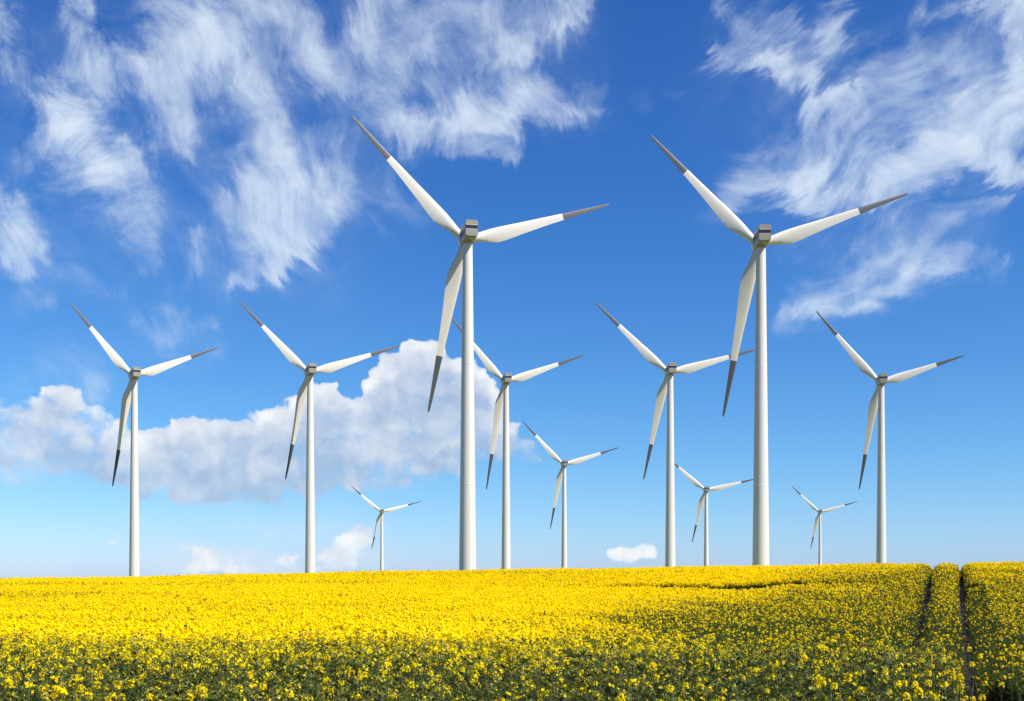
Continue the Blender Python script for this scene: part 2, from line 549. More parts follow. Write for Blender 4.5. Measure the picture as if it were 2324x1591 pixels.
def near_plant(bloom, seed, height=1.28):
    """One crop plant: main stem, branches, narrow leaves, green pods and buds, with 'bloom' share of its heads in flower."""
    random.seed(seed)
    pb = PB()
    lean = Vector((random.gauss(0, .05), random.gauss(0, .05), 0))
    tops = []
    main_top = lean + U * (height * random.uniform(.95, 1.02))
    pb.stick((0, 0, 0), lean * .5 + U * height * .55, .007, 3, .005)
    pb.stick(lean * .5 + U * height * .55, main_top, .005, 3, .002)
    tops.append(main_top)
    for k in range(random.randint(5, 7)):
        h0 = random.uniform(.50, .86) * height
        a = random.random() * 6.283
        r = random.uniform(.06, .19)
        t = lean * (h0 / height) + Vector((math.cos(a) * r, math.sin(a) * r, min(h0 + random.uniform(.2, .45), height * random.uniform(.86, 1.0))))
        b = lean * (h0 / height) + U * h0
        mid = b.lerp(t, .45) + Vector((math.cos(a), math.sin(a), 0)) * r * .22
        pb.stick(b, mid, .0035, 3, .003); pb.stick(mid, t, .003, 3, .0016)
        tops.append(t)
    for t in tops:
        if random.random() < bloom:
            raceme(pb, t, random.randint(10, 20), .0095, 8, 12)
        else:
            # gone over or still in bud: a spray of green pods and small side leaves
            raceme(pb, t, random.choice((0, 0, 1, 2, 3)), .0075, 12, 26, hgt=0.01)
            for i in range(14):
                a = random.random() * 6.283
                d = Vector((math.cos(a), math.sin(a), random.uniform(.1, 1.2))).normalized()
                p = t - U * random.uniform(.0, .25) + rdir() * .02
                pb.leaf(p, d, rdir(.8), random.uniform(.015, .038), random.uniform(.003, .007), random.choice((2, 2, 3)), .15)
    for i in range(70):
        h = random.uniform(.45, .98) * height
        a = random.random() * 6.283
        d = Vector((math.cos(a), math.sin(a), random.uniform(.0, .9))).normalized()
        r = random.uniform(.0, .14)
        p = lean * (h / height) + Vector((math.cos(a) * r, math.sin(a) * r, h))
        ln = random.uniform(.022, .07) * (1.6 - .75 * h / height)
        pb.leaf(p, d, (U + rdir() * .7), ln, ln * random.uniform(.13, .22), 2, random.uniform(.1, .5))
    for i in range(8):
        h = random.uniform(.12, .5) * height
        a = random.random() * 6.283
        d = Vector((math.cos(a), math.sin(a), .3)).normalized()
        pb.leaf(lean * (h / height) + U * h, d, U + rdir() * .3, random.uniform(.16, .26), .045, 2, .5)
    return pb.data('rapeseed_near_form', PM)


def far_clump(bloom, seed, height=1.28):
    """A tuft of several plants for the slope beyond the dip."""
    random.seed(seed)
    pb = PB()
    for k in range(15):
        a = random.random() * 6.283; r = 0.26 * math.sqrt(random.random())
        t = Vector((math.cos(a) * r, math.sin(a) * r, height * random.uniform(.86, 1.02)))
        if random.random() < bloom:
            for i in range(17):
                aa = random.random() * 6.283; h = random.random()
                rr = .034 * random.uniform(.4, 1.1)
                p = t + Vector((math.cos(aa) * rr, math.sin(aa) * rr, .01 - h * .075))
                n = Vector((math.cos(aa) * .7, math.sin(aa) * .7, 1.2 - h * .7)) + rdir() * .35
                n.normalize()
                u = n.orthogonal().normalized()
                u.rotate(Matrix.Rotation(random.random() * 6.28, 3, n))
                pb.quad(p, u * .0145, n.cross(u) * .0145, 0)
        else:
            for i in range(7):
                d = rdir(.6)
                pb.leaf(t - U * random.uniform(0, .12) + rdir() * .03, d, rdir(.9), random.uniform(.04, .07), random.uniform(.006, .012), 2, .2)
            pb.quad(t, rdir().orthogonal().normalized() * .008, U * .014, 1)
        pb.stick(t - U * .42, t - U * .05, .004, 3)
    for i in range(46):
        a = random.random() * 6.283; r = 0.28 * math.sqrt(random.random())
        h = height * random.uniform(.25, .92 if bloom < .5 else .80)
        d = Vector((random.gauss(0, 1), random.gauss(0, 1), random.uniform(0, .9))).normalized()
        pb.leaf((math.cos(a) * r, math.sin(a) * r, h), d, U + rdir() * .8, random.uniform(.08, .15), random.uniform(.014, .028), 2, .3)
    return pb.data('rapeseed_far_form', PM)


def lane_line(y):
    """centre of the right-hand tractor track, and the left-hand one, across the field at distance y"""
    ys = [0, 4.0, 6, 9, 20, 44.6, 60, 79, 95]
    xr = [.2, 1.60, 2.36, 3.52, 7.76, 17.05, 22.7, 29.8, 35.7]
    x = np.interp(y, ys, xr)
    return x, x - 1.95


# track running across the slope, seen edge-on
_tp = [(1230, 1329), (1330, 1327.5), (1440, 1326.5), (1550, 1327), (1640, 1331), (1700, 1329.5), (1760, 1322), (1880, 1318), (2020, 1314), (2065, 1312)]
_tpt = [hit_top(px, py) for px, py in _tp]
_tx = np.array([p[0] for p in _tpt]); _ty = np.array([p[1] for p in _tpt])
_tw = np.interp(_tx, [_tx[0], _tx[2], _tx[4], _tx[5], _tx[6], _tx[8], _tx[-1]], [0.2, 1.1, 1.9, 1.9, 1.2, .4, .1])


def keep_mask(x, y):
    xr, xl = lane_line(y)
    wr = np.interp(y, [3, 4, 7, 20, 60, 76, 79, 79.1], [.1, .30, .34, .29, .31, .37, .32, -1])
    wl = np.interp(y, [4, 20, 60, 74, 77, 77.1], [.0, .23, .27, .32, .30, -1])
    m = (np.abs(x - xr) > wr)
    m &= ~((x - xr > 0) & (x - xr < 1.0) & (y > 16.5) & (y < 28))          # bare patch in the dip
    m &= ~((x - xr > 0) & (x - xr < .45) & (y > 4.3) & (y < 17))
    m &= ~((np.abs(x - xl) < wl) & (y > 13))
    yt = np.interp(x, _tx, _ty)
    wt = np.interp(x, _tx, _tw)
    return m


def in_cross_track(x, y):
    yt = np.interp(x, _tx, _ty)
    wt = np.interp(x, _tx, _tw)
    return (np.abs(y - yt) < wt) & (x > _tx[0]) & (x < _tx[-1])


def vnoise(x, y, s, seed):
    """smooth value noise in 0..1"""
    r = np.random.default_rng(seed).random((64, 64))
    xs = x / s; ys = y / s
    i = np.floor(xs).astype(int); j = np.floor(ys).astype(int)
    fx = xs - i; fy = ys - j
    fx = fx * fx * (3 - 2 * fx); fy = fy * fy * (3 - 2 * fy)
    g = lambda a, b: r[a % 64, b % 64]
    return (g(i, j) * (1 - fx) * (1 - fy) + g(i + 1, j) * fx * (1 - fy) + g(i, j + 1) * (1 - fx) * fy + g(i + 1, j + 1) * fx * fy)


def jitter_grid(y0, y1, per_m2, margin):
    st = 1 / math.sqrt(per_m2)
    ys = np.arange(y0, y1, st)
    P = []
    for y in ys:
        h = .45 * y + margin
        xs = np.arange(-h, h, st)
        P.append(np.stack([xs + rng.uniform(-.5, .5, len(xs)) * st, y + rng.uniform(-.5, .5, len(xs)) * st], 1))
    return np.concatenate(P)


NEAR_END = 15.0
near_blooms = [0.0, 0.0, 0.0, 0.12, 0.22, 0.38, 0.55, 0.75, 1.0]
far_blooms = [0.0, 0.15, 0.35, 0.6, 0.85, 1.0]
forms = []
for i, b in enumerate(near_blooms):
    forms.append(('n', b, near_plant(b, 100 + i)))
for i, b in enumerate(far_blooms):
    for v in range(2):
        forms.append(('f', b, far_clump(b, 200 + 10 * i + v)))

pn = jitter_grid(3.4, NEAR_END, 40, 1.0)
pf = jitter_grid(NEAR_END, 93, 24, 2.0)
pn = pn[keep_mask(pn[:, 0], pn[:, 1])]
pf = pf[keep_mask(pf[:, 0], pf[:, 1])]

# how much of the crop is in flower
def bloom_near(x, y):
    b = np.interp(y, [3, 6, 7.5, 9, 11, 13, 15], [.01, .04, .11, .32, .60, .80, .92])
    a = x / y
    br = np.interp(y, [3, 6, 8, 9.5, 11, 15], [.0, .02, .06, .15, .22, .16])
    r = sstep(.0, .2, a)
    b = b * (1 - r) + br * r
    return b * (0.40 + 1.2 * vnoise(x, y, .7, 3))


def bloom_far(x, y):
    a = x / y
    bl = np.interp(y, [15, 19, 24, 80], [.85, .94, .98, .98]) + (vnoise(x, y, 3.0, 5) - .62) * .30 + np.minimum(0, (vnoise(x * .22, y, 2.4, 15) - .42)) * .9
    br = np.interp(y, [15, 40, 46, 52, 60, 72, 82, 93], [.03, .04, .05, .11, .27, .40, .57, .70]) + (vnoise(x, y, 2.2, 6) - .5) * .35
    r = sstep(.05, .24, a + (vnoise(x, y, 6, 9) - .5) * .06 + np.interp(y, [15, 45, 60, 80], [.10, .05, -.02, -.13]))
    return np.clip(bl * (1 - r) + br * r, 0, 1)


def pick(b, levels, idx0, per, sg):
    b = np.clip(b + rng.normal(0, sg, len(b)), 0, 1)
    lv = np.array(levels)
    k = np.abs(b[:, None] - lv[None, :] + rng.normal(0, .03, (len(b), len(lv)))).argmin(1)
    return idx0 + k * per + rng.integers(0, per, len(b))


def trodden(x, y):
    """crop beside the wheel tracks is shorter and hardly in flower"""
    xr, xl = lane_line(y)
    g = np.exp(-((x - xr) / .52) ** 2) + np.exp(-((x - xl) / .55) ** 2)
    g = g + 1.0 * ((x - xr > 0) & (x - xr < 1.4) & (y < 68))
    return np.clip(g * (y > 12), 0, 1)


_trf = trodden(pf[:, 0], pf[:, 1])
_cross = in_cross_track(pf[:, 0], pf[:, 1])
idn = pick(bloom_near(pn[:, 0], pn[:, 1]), near_blooms, 0, 1, .05)
idf = pick(bloom_far(pf[:, 0], pf[:, 1]) * (1 - .9 * _trf) * np.where(_cross, .08, 1.0), far_blooms, len(near_blooms), 2, .10)
pts = np.concatenate([pn, pf]); pid = np.concatenate([idn, idf])
z = ground_z(pts[:, 0], pts[:, 1])
# plants beside a track are a little shorter and lean into it
scl = rng.normal(1.0, .045, len(pts)).clip(.86, 1.12)
_xr, _xl = lane_line(pts[:, 1])
_far = pts[:, 1] > 70
_nr = (pts[:, 1] > 12) & ~_far
scl = scl * (1 - .45 * np.exp(-((pts[:, 0] - _xr) / .5) ** 2) * _nr - .50 * np.exp(-((pts[:, 0] - _xl) / .5) ** 2) * _nr)
scl[len(pn):] *= np.where(_cross, .72, 1.0)
_dx = pts[:, 0] - _xr
scl = scl * np.where((_dx > 0) & (_dx < 1.1) & (pts[:, 1] < 30), .36, 1.0)
scl = scl * np.where((_dx > .3) & (_dx < 1.3) & (pts[:, 1] >= 30) & ~_far, .85, 1.0)
scl = scl * (1 - .58 * np.exp(-((pts[:, 0] - _xr) / .34) ** 2) * _far - .42 * np.exp(-((pts[:, 0] - _xl) / .38) ** 2) * _far)
rotz = rng.uniform(0, 6.283, len(pts))
tilt = rng.normal(0, .07, (len(pts), 2))


def build_crop():
    me = bpy.data.meshes.new('rapeseed_crop')
    me.from_pydata([(float(a), float(b), float(c) - .02) for (a, b), c in zip(pts, z)], [], [])
    at = me.attributes.new('form', 'INT', 'POINT'); at.data.foreach_set('value', pid.astype(np.int32))
    at = me.attributes.new('size', 'FLOAT', 'POINT'); at.data.foreach_set('value', scl.astype(np.float32))
    at = me.attributes.new('turn', 'FLOAT_VECTOR', 'POINT')
    at.data.foreach_set('vector', np.stack([tilt[:, 0], tilt[:, 1], rotz], 1).astype(np.float32).ravel())
    o = link(bpy.data.objects.new('rapeseed_crop', me))
    tag(o, 'dense yellow flowering rapeseed crop covering the whole slope up to the crest', 'rapeseed', kind='stuff')
    ng = bpy.data.node_groups.new('crop_scatter', 'GeometryNodeTree')
    ng.interface.new_socket('Geometry', in_out='INPUT', socket_type='NodeSocketGeometry')
    ng.interface.new_socket('Geometry', in_out='OUTPUT', socket_type='NodeSocketGeometry')
    gi = ng.nodes.new('NodeGroupInput'); go = ng.nodes.new('NodeGroupOutput')
    jn = ng.nodes.new('GeometryNodeJoinGeometry')
    L = ng.links.new

    def named(nm, ty):
        n = ng.nodes.new('GeometryNodeInputNamedAttribute'); n.data_type = ty
        n.inputs['Name'].default_value = nm
        return n.outputs['Attribute']
    a_form = named('form', 'INT'); a_size = named('size', 'FLOAT'); a_turn = named('turn', 'FLOAT_VECTOR')
    e2r = ng.nodes.new('FunctionNodeEulerToRotation')
    L(a_turn, e2r.inputs[0])
    for k, (_, _, md) in enumerate(forms):
        src = bpy.data.objects.new('rapeseed_crop_form', md)
        oi = ng.nodes.new('GeometryNodeObjectInfo'); oi.inputs['Object'].default_value = src
        oi.inputs['As Instance'].default_value = False
        cmpn = ng.nodes.new('FunctionNodeCompare'); cmpn.data_type = 'INT'; cmpn.operation = 'EQUAL'
        ia = [s for s in cmpn.inputs if s.enabled and s.type == 'INT']
        L(a_form, ia[0]); ia[1].default_value = k
        ip = ng.nodes.new('GeometryNodeInstanceOnPoints')
        L(gi.outputs[0], ip.inputs['Points']); L(cmpn.outputs[0], ip.inputs['Selection'])
        L(oi.outputs['Geometry'], ip.inputs['Instance'])
        L(e2r.outputs[0], ip.inputs['Rotation']); L(a_size, ip.inputs['Scale'])
        L(ip.outputs[0], jn.inputs[0])
    L(jn.outputs[0], go.inputs[0])
    md = o.modifiers.new('scatter', 'NODES'); md.node_group = ng


build_crop()

# ---- the flowering plants that stand out of the near bank: each one a thing with stem, leaves and flower heads
heads = []
for zx, zy in ((60, 735), (185, 790), (200, 720), (215, 625), (345, 600), (475, 800), (505, 810), (620, 845), (630, 790), (745, 840), (830, 835), (890, 800), (890, 640), (935, 710), (1030, 660), (1055, 735), (1160, 720), (1230, 640), (1250, 870), (1280, 880), (1360, 725), (1510, 870), (1530, 720), (1570, 780), (1620, 640), (1660, 735), (1655, 855), (1840, 655), (1890, 655), (1990, 745), (2150, 840), (2110, 635), (2240, 690), (2270, 790), (570, 915), (710, 920), (1190, 915), (40, 640), (50, 830), (110, 780), (270, 780), (340, 810), (700, 675), (900, 690), (1430, 690), (1740, 660), (2010, 800), (1830, 905), (950, 925), (285, 920)):
    heads.append((zx / 2.582 * .9292, (1350 + zy / 2.582) * .9292))
for zx, zy in ((45, 680), (110, 740), (150, 830), (210, 615), (335, 625), (420, 845), (545, 685), (610, 790), (690, 640), (755, 655), (770, 750), (865, 835), (885, 920), (900, 690), (930, 790), (970, 810), (1040, 790), (1085, 890), (1130, 730), (1165, 990), (1345, 855), (1480, 940), (1550, 950), (1575, 1000), (1600, 775), (1650, 865), (1660, 640), (1720, 660), (1870, 890), (1940, 690), (2015, 740), (2045, 945), (2165, 955), (25, 960), (90, 990), (850, 900), (905, 940), (980, 960), (1820, 870), (1760, 770), (2240, 670), (2300, 675), (1130, 660), (1210, 650), (1340, 880), (480, 700), (200, 1000), (1700, 1040)):
    heads.append(((1700 + zx / 2.905) * .9292, (1350 + zy / 2.905) * .9292))
for zx, zy in ((45, 630), (90, 845), (150, 745), (200, 810), (270, 640), (375, 640), (470, 750), (530, 840), (650, 770), (655, 660), (750, 610), (760, 745), (850, 750), (890, 610), (950, 605), (985, 710), (1040, 685), (1110, 660), (1165, 610), (1230, 805), (1270, 655), (1300, 695), (1340, 665), (1420, 740), (1500, 700), (1600, 765), (1630, 640), (1700, 640), (1815, 745), (1890, 655), (1925, 830), (2050, 720), (2160, 870), (2255, 850), (2120, 605), (2190, 660), (230, 780), (500, 740), (700, 800), (880, 640), (960, 720), (1320, 710), (1440, 750), (1210, 610), (1660, 760), (2230, 620), (2020, 730), (420, 925)):
    heads.append(((800 + zx / 2.582) * .9292, (1350 + zy / 2.582) * .9292))


def head_data(seed, n, size, rad, hgt):
    random.seed(seed)
    pb = PB()
    raceme(pb, (0, 0, 0), n, size, 12, 10, rad, hgt)
    return pb.data('flower_head', PM)


HEADS = [head_data(300 + i, n, s, r, h) for i, (n, s, r, h) in enumerate(((38, .0105, .031, .055), (30, .0105, .028, .045), (24, .010, .024, .040), (34, .0100, .027, .060)))]
BIGHEAD = [head_data(330 + i, 46, .0125, .036, .062) for i in range(2)]


def stem_data(seed, ends):
    random.seed(seed)
    pb = PB()
    pb.stick((0, 0, -.9), (0, 0, -.35), .006, 0, .0045)
    for e in ends:
        e = Vector(e)
        m = Vector((e.x * .35, e.y * .35, -.17))
        pb.stick((0, 0, -.36), m, .0035, 0, .0028)
        pb.stick(m, e, .0028, 0, .0016)
    return pb.data('stem', [M_STEM])


def leaf_data(seed):
    random.seed(seed)
    pb = PB()
    pb.leaf((0, 0, 0), Vector((1, 0, .35)), Vector((-.2, 0, 1)), .11, .016, 0, .4)
    return pb.data('leaf', [M_LEAF])


LEAVES = [leaf_data(340 + i) for i in range(2)]
VAR = []
for i, ends in enumerate((((0, 0, 0),), ((0, 0, 0), (.075, .02, -.04)), ((0, 0, 0), (-.06, .03, -.03), (.05, -.03, -.075)))):
    VAR.append((ends, stem_data(350 + i, ends)))


def flowering_plant(x, y, ztop, var, hd, s, label, group):
    ends, sd = VAR[var]
    root = bpy.data.objects.new('rapeseed_plant', None)
    C.objects.link(root)
    root.empty_display_size = .05
    gz = float(ground_z(x, y))
    root.location = (x, y, gz)
    root.rotation_euler = (0, 0, random.random() * 6.283)
    tag(root, label, 'flower', group)
    h = ztop - gz
    st = link(bpy.data.objects.new('stem', sd), root)
    st.location = (0, 0, h); st.scale = (1, 1, h / .9)
    for e in ends:
        fo = link(bpy.data.objects.new('flower_head', random.choice(hd)), root)
        fo.location = (e[0], e[1], h + e[2] * h / .9)
        fo.rotation_euler = (random.gauss(0, .15), random.gauss(0, .15), random.random() * 6.283)
        k = s * random.uniform(.85, 1.12)
        fo.scale = (k, k, k)
    for k in range(3):
        lo = link(bpy.data.objects.new('leaf', random.choice(LEAVES)), root)
        lo.location = (0, 0, h * (1 - .40 - .07 * k))
        lo.rotation_euler = (random.gauss(0, .2), random.gauss(0, .2), random.random() * 6.283)
    return root


random.seed(5)
for (px, py) in heads:
    lift = .035
    x, y = hit_top(px, py, lift, 3.6, 16)
    if y > 13.5:
        continue
    zt = float(top_z(x, y)) + lift + .02 + EYE
    flowering_plant(x, y, zt, random.choice((0, 0, 1, 1, 2)), HEADS, random.uniform(.40, .70),
                    'yellow flower head on a green stem rising from the dark green near bank',
                    'flowering rapeseed plants in the near bank')
a_, e_ = px_ray(135, 1577)
yb = 3.15
flowering_plant(a_ * yb, yb, e_ * yb + EYE + .02, 2, BIGHEAD, .58,
                'largest brightest yellow flower cluster, at the bottom left edge of the picture', 'flowering rapeseed plants in the near bank')

# ------------------------------------------------------------------ sun and sky
sl = bpy.data.lights.new('sun', 'SUN')
sl.energy = 5.0
sl.angle = math.radians(0.53)
sl.color = (1.0, 0.965, 0.90)
so = link(bpy.data.objects.new('sun', sl))
so.rotation_euler = SUN_DIR.to_track_quat('Z', 'Y').to_euler()
so.location = (60, -40, 120)

# --- cloud cover by azimuth and elevation
CIR = [
 (150,200,700,260,230,.17),(100,480,700,600,170,.16),(850,100,1250,120,130,.16),(1700,180,2300,230,150,.14),(1900,600,2200,560,90,.14),(300,1180,760,1180,45,.2),(350,1272,850,1270,36,.5),(0,1235,260,1245,42,.28),(600,1195,860,1200,36,.25),(900,1285,1500,1290,30,.15),(0,1020,120,1060,60,.3),(60,860,160,820,60,.2),(180,900,220,860,40,.35),(20,1060,60,1020,40,.35),  # x0, y0, x1, y1, width, amount : wisps of cirrus
 (0,0,20,120,55,.38),(190,0,205,130,34,.55),(230,160,130,330,62,.55),(130,250,235,390,62,.72),(205,320,225,360,50,.35),
 (290,335,305,355,22,.65),(320,380,330,590,42,.36),(255,400,300,520,40,.3),
 (380,0,470,110,75,.62),(335,140,420,180,55,.62),(440,110,480,80,60,.62),(380,200,400,320,52,.58),(520,50,560,200,70,.62),
 (560,200,640,330,48,.52),(600,0,680,110,60,.66),(700,60,735,190,40,.5),(640,120,610,330,40,.25),(480,0,640,0,60,.5),
 (735,310,748,400,11,.45),(748,400,700,435,11,.4),(560,300,640,370,50,.45),
 (612,470,612,470,100,.72),(520,460,565,430,40,.5),(640,400,740,455,60,.58),(600,560,720,520,52,.5),(530,640,640,605,26,.66),(640,605,705,565,22,.66),(560,520,640,540,60,.4),
 (440,540,452,605,20,.32),(42,560,42,560,50,.85),(15,470,35,540,34,.5),(60,470,80,540,24,.35),(108,555,108,575,18,.5),(60,610,80,630,24,.5),
 (60,685,20,692,22,.3),(100,690,105,680,12,.3),(150,620,380,700,30,.2),(402,615,395,705,8,.6),(330,725,400,710,30,.3),(395,700,410,730,14,.3),(480,742,440,745,22,.3),(365,772,395,768,28,.42),(500,800,420,832,16,.18),
 (100,780,480,790,40,.10),
 (825,0,832,90,38,.66),(740,110,870,140,40,.35),(900,0,960,120,40,.42),(960,60,1120,110,110,.36),(1150,110,1285,65,28,.5),(1285,65,1340,0,28,.5),
 (1100,130,1200,120,40,.4),(800,180,900,300,52,.4),(1200,20,1300,20,60,.35),(1000,0,1150,10,60,.35),
 (950,285,1150,255,48,.85),(1060,232,1080,240,48,.5),(1190,255,1330,250,48,.52),(1000,330,1150,338,26,.5),(880,240,905,300,44,.42),(1000,200,900,175,34,.3),(1220,185,1255,205,22,.35),(1090,200,1180,215,40,.35),(1270,280,1340,250,20,.3),
 (880,480,955,478,7,.45),(800,440,960,500,40,.16),(770,330,785,480,45,.2),(870,400,880,440,26,.2),
 (1440,230,1460,232,16,.34),(1527,195,1535,218,10,.36),(1345,225,1360,240,12,.2),(1120,660,1140,650,14,.1),
 (1640,0,1700,60,36,.4),(1745,20,1800,60,30,.35),(1620,112,1760,140,24,.62),(1760,140,1880,212,26,.62),(1690,70,1850,180,60,.36),
 (1895,35,1880,100,30,.62),(1845,88,1860,105,24,.45),(1960,142,2120,100,26,.3),(2140,8,2060,50,20,.45),(2180,0,2220,10,20,.4),
 (1880,230,1950,280,52,.48),(1870,260,1870,420,46,.42),(1720,385,1800,420,42,.42),(1760,340,1850,390,60,.4),(1680,428,1850,402,32,.62),(1850,402,1940,350,32,.55),(1650,440,1660,450,26,.35),(1610,490,1680,450,30,.2),
 (1900,455,2050,385,46,.78),(2050,385,2200,300,50,.8),(2200,300,2323,255,58,.85),(2100,320,2323,385,46,.8),(2210,260,2340,200,56,.8),(2300,0,2310,200,44,.78),(2210,15,2330,15,30,.5),(2000,392,2200,350,38,.65),(2030,440,2160,390,24,.5),
 (1995,520,2150,412,7,.36),(2000,200,2250,110,90,.30),(2050,280,2180,180,60,.25),(2290,405,2330,425,30,.45),(1960,300,2060,230,60,.2),
 (1780,722,1960,688,26,.62),(1960,690,2060,642,30,.8),(2060,642,2180,602,24,.55),(1830,680,2010,600,40,.36),(2010,600,2090,560,34,.25),(1800,560,2000,540,38,.16),(2000,530,2230,478,36,.2),(2110,520,2290,460,10,.25),(2060,600,2250,590,36,.32),(2255,652,2290,655,10,.35),(2290,750,2310,750,8,.2),
]
CUM = [(60,960,60,.8),(120,1000,80,.85),(190,1010,70,.85),(30,1000,60,.75),(245,1000,60,.85),(-20,980,60,.7),  # x, y, radius, amount : heaped cloud
 (900,855,58,1),(945,835,52,1),(1000,850,60,1),(1050,870,58,1),(1095,905,46,1),(930,800,26,1),(965,798,26,1),(1000,808,28,1),(850,880,28,1),(1010,930,105,1),(920,930,90,1),(1100,980,66,.95),(1160,1000,44,.85),(1205,1020,24,.7),(960,1010,80,1),(860,990,70,.95),(870,1070,60,.8),(950,1080,50,.6),(1040,1040,56,.8),
 (735,905,44,1),(700,925,44,1),(650,945,42,1),(760,960,66,1),(700,985,74,1),(800,980,50,.85),(620,965,44,1),(560,978,40,1),(512,962,24,1),(470,985,46,1),(430,985,40,1),(400,1010,46,1),(350,1025,46,1),(330,1040,46,.95),(450,1040,76,1),(540,1040,84,1),(630,1030,84,1),(780,1050,76,.95),(700,1065,70,1),(600,1085,62,1),(500,1090,62,1),(410,1085,56,1),(340,1090,46,.85),(270,1050,66,.9),(210,1040,60,.8),(450,1120,34,.85),(540,1122,30,.8),
 (130,905,48,.9),(95,940,34,.9),(170,935,44,.8),(150,990,80,.72),(60,1010,52,.7),(20,1040,56,.7),(220,960,50,.65),(40,1060,34,.65),(0,930,40,.5),
 (430,1275,36,.75),(480,1268,40,.75),(540,1285,36,.7),(600,1285,30,.65),(660,1258,30,.72),(640,1285,40,.65),(780,1232,34,.8),(820,1222,36,.85),(800,1265,36,.75),(730,1280,40,.6),(860,1270,26,.5),
 (262,1228,22,.65),(290,1212,16,.5),(370,1224,20,.6),(395,1222,18,.6),(620,1160,22,.60),(655,1152,18,.55),
 (1392,1252,14,.95),(1414,1245,18,1),(1438,1238,18,1),(1462,1246,16,.95),(1486,1250,12,.75),(1440,1254,14,.9),(1762,1264,10,.4),
 (1190,888,13,.5),(1215,892,10,.45),(1005,1220,6,.3),
]
CUM_DARK = [(540,1030,60,.6),(430,1110,70,.55),(560,1125,60,.7),(640,1100,50,.5),(740,1010,60,.6),(780,970,40,.4),(980,890,44,.55),(1030,950,50,.45),(700,1080,60,.5),(350,1080,50,.4),(920,1010,40,.4),(200,1060,60,.4),(130,1000,60,.35),(625,1158,30,.6),(860,940,30,.35),(1130,1010,50,.25)]
CUM_LIGHT = [(590,1070,34,.55),(900,985,36,.5),(870,1030,40,.4),(650,950,40,.4),(300,1030,50,.3),(480,1060,30,.3),(1000,990,40,.35),(1150,960,40,.4),(800,1240,50,.3),(480,1265,40,.3)]


def cover(px, py):
    c = np.ones_like(px)
    for x0, y0, x1, y1, w, a in CIR:
        dx, dy = x1 - x0, y1 - y0
        l2 = dx * dx + dy * dy + 1e-9
        t = np.clip(((px - x0) * dx + (py - y0) * dy) / l2, 0, 1)
        d2 = (px - x0 - t * dx) ** 2 + (py - y0 - t * dy) ** 2
        c *= 1 - a * np.exp(-d2 / (w * w * .85))
    cir = 1 - c
    cum = np.zeros_like(px)
    for x, y, r, a in CUM:
        d = np.sqrt((px - x) ** 2 + (py - y) ** 2) / r
        cum = np.maximum(cum, a * np.clip(1.62 - d * d * .98, 0, 1))
    # sunlit upper parts, shaded undersides
    yy = np.arange(700, 1340, 12.0)
    top = np.full(px.shape, 1320.0)
    cols = np.arange(-400, 2800, 20.0)
    prof = np.full(len(cols), 1400.0)
    for x, y, r, a in CUM:
        h = r * r - (cols - x) ** 2
        prof = np.where(h > 0, np.minimum(prof, y - np.sqrt(np.maximum(h, 0)) * 1.1), prof)
    ptop = np.interp(px, cols, prof)
    low = np.clip((py - 1170) / 40, 0, 1)
    br = 0.24 + 0.50 * low + (0.76 - .5 * low) * np.exp(-np.clip(py - ptop, 0, None) / 62.0)
    for x, y, r, a in CUM_LIGHT:
        br += a * .8 * np.exp(-((px - x) ** 2 + (py - y) ** 2) / (r * r)) * (1 - br)
    for x, y, r, a in CUM_DARK:
        br *= 1 - a * .75 * np.exp(-((px - x) ** 2 + (py - y) ** 2) / (r * r))
    return cir, cum, np.clip(br, 0, 1)


AZ_MAX, V_MAX, NB, NP = 0.45, 0.50, 44, 72


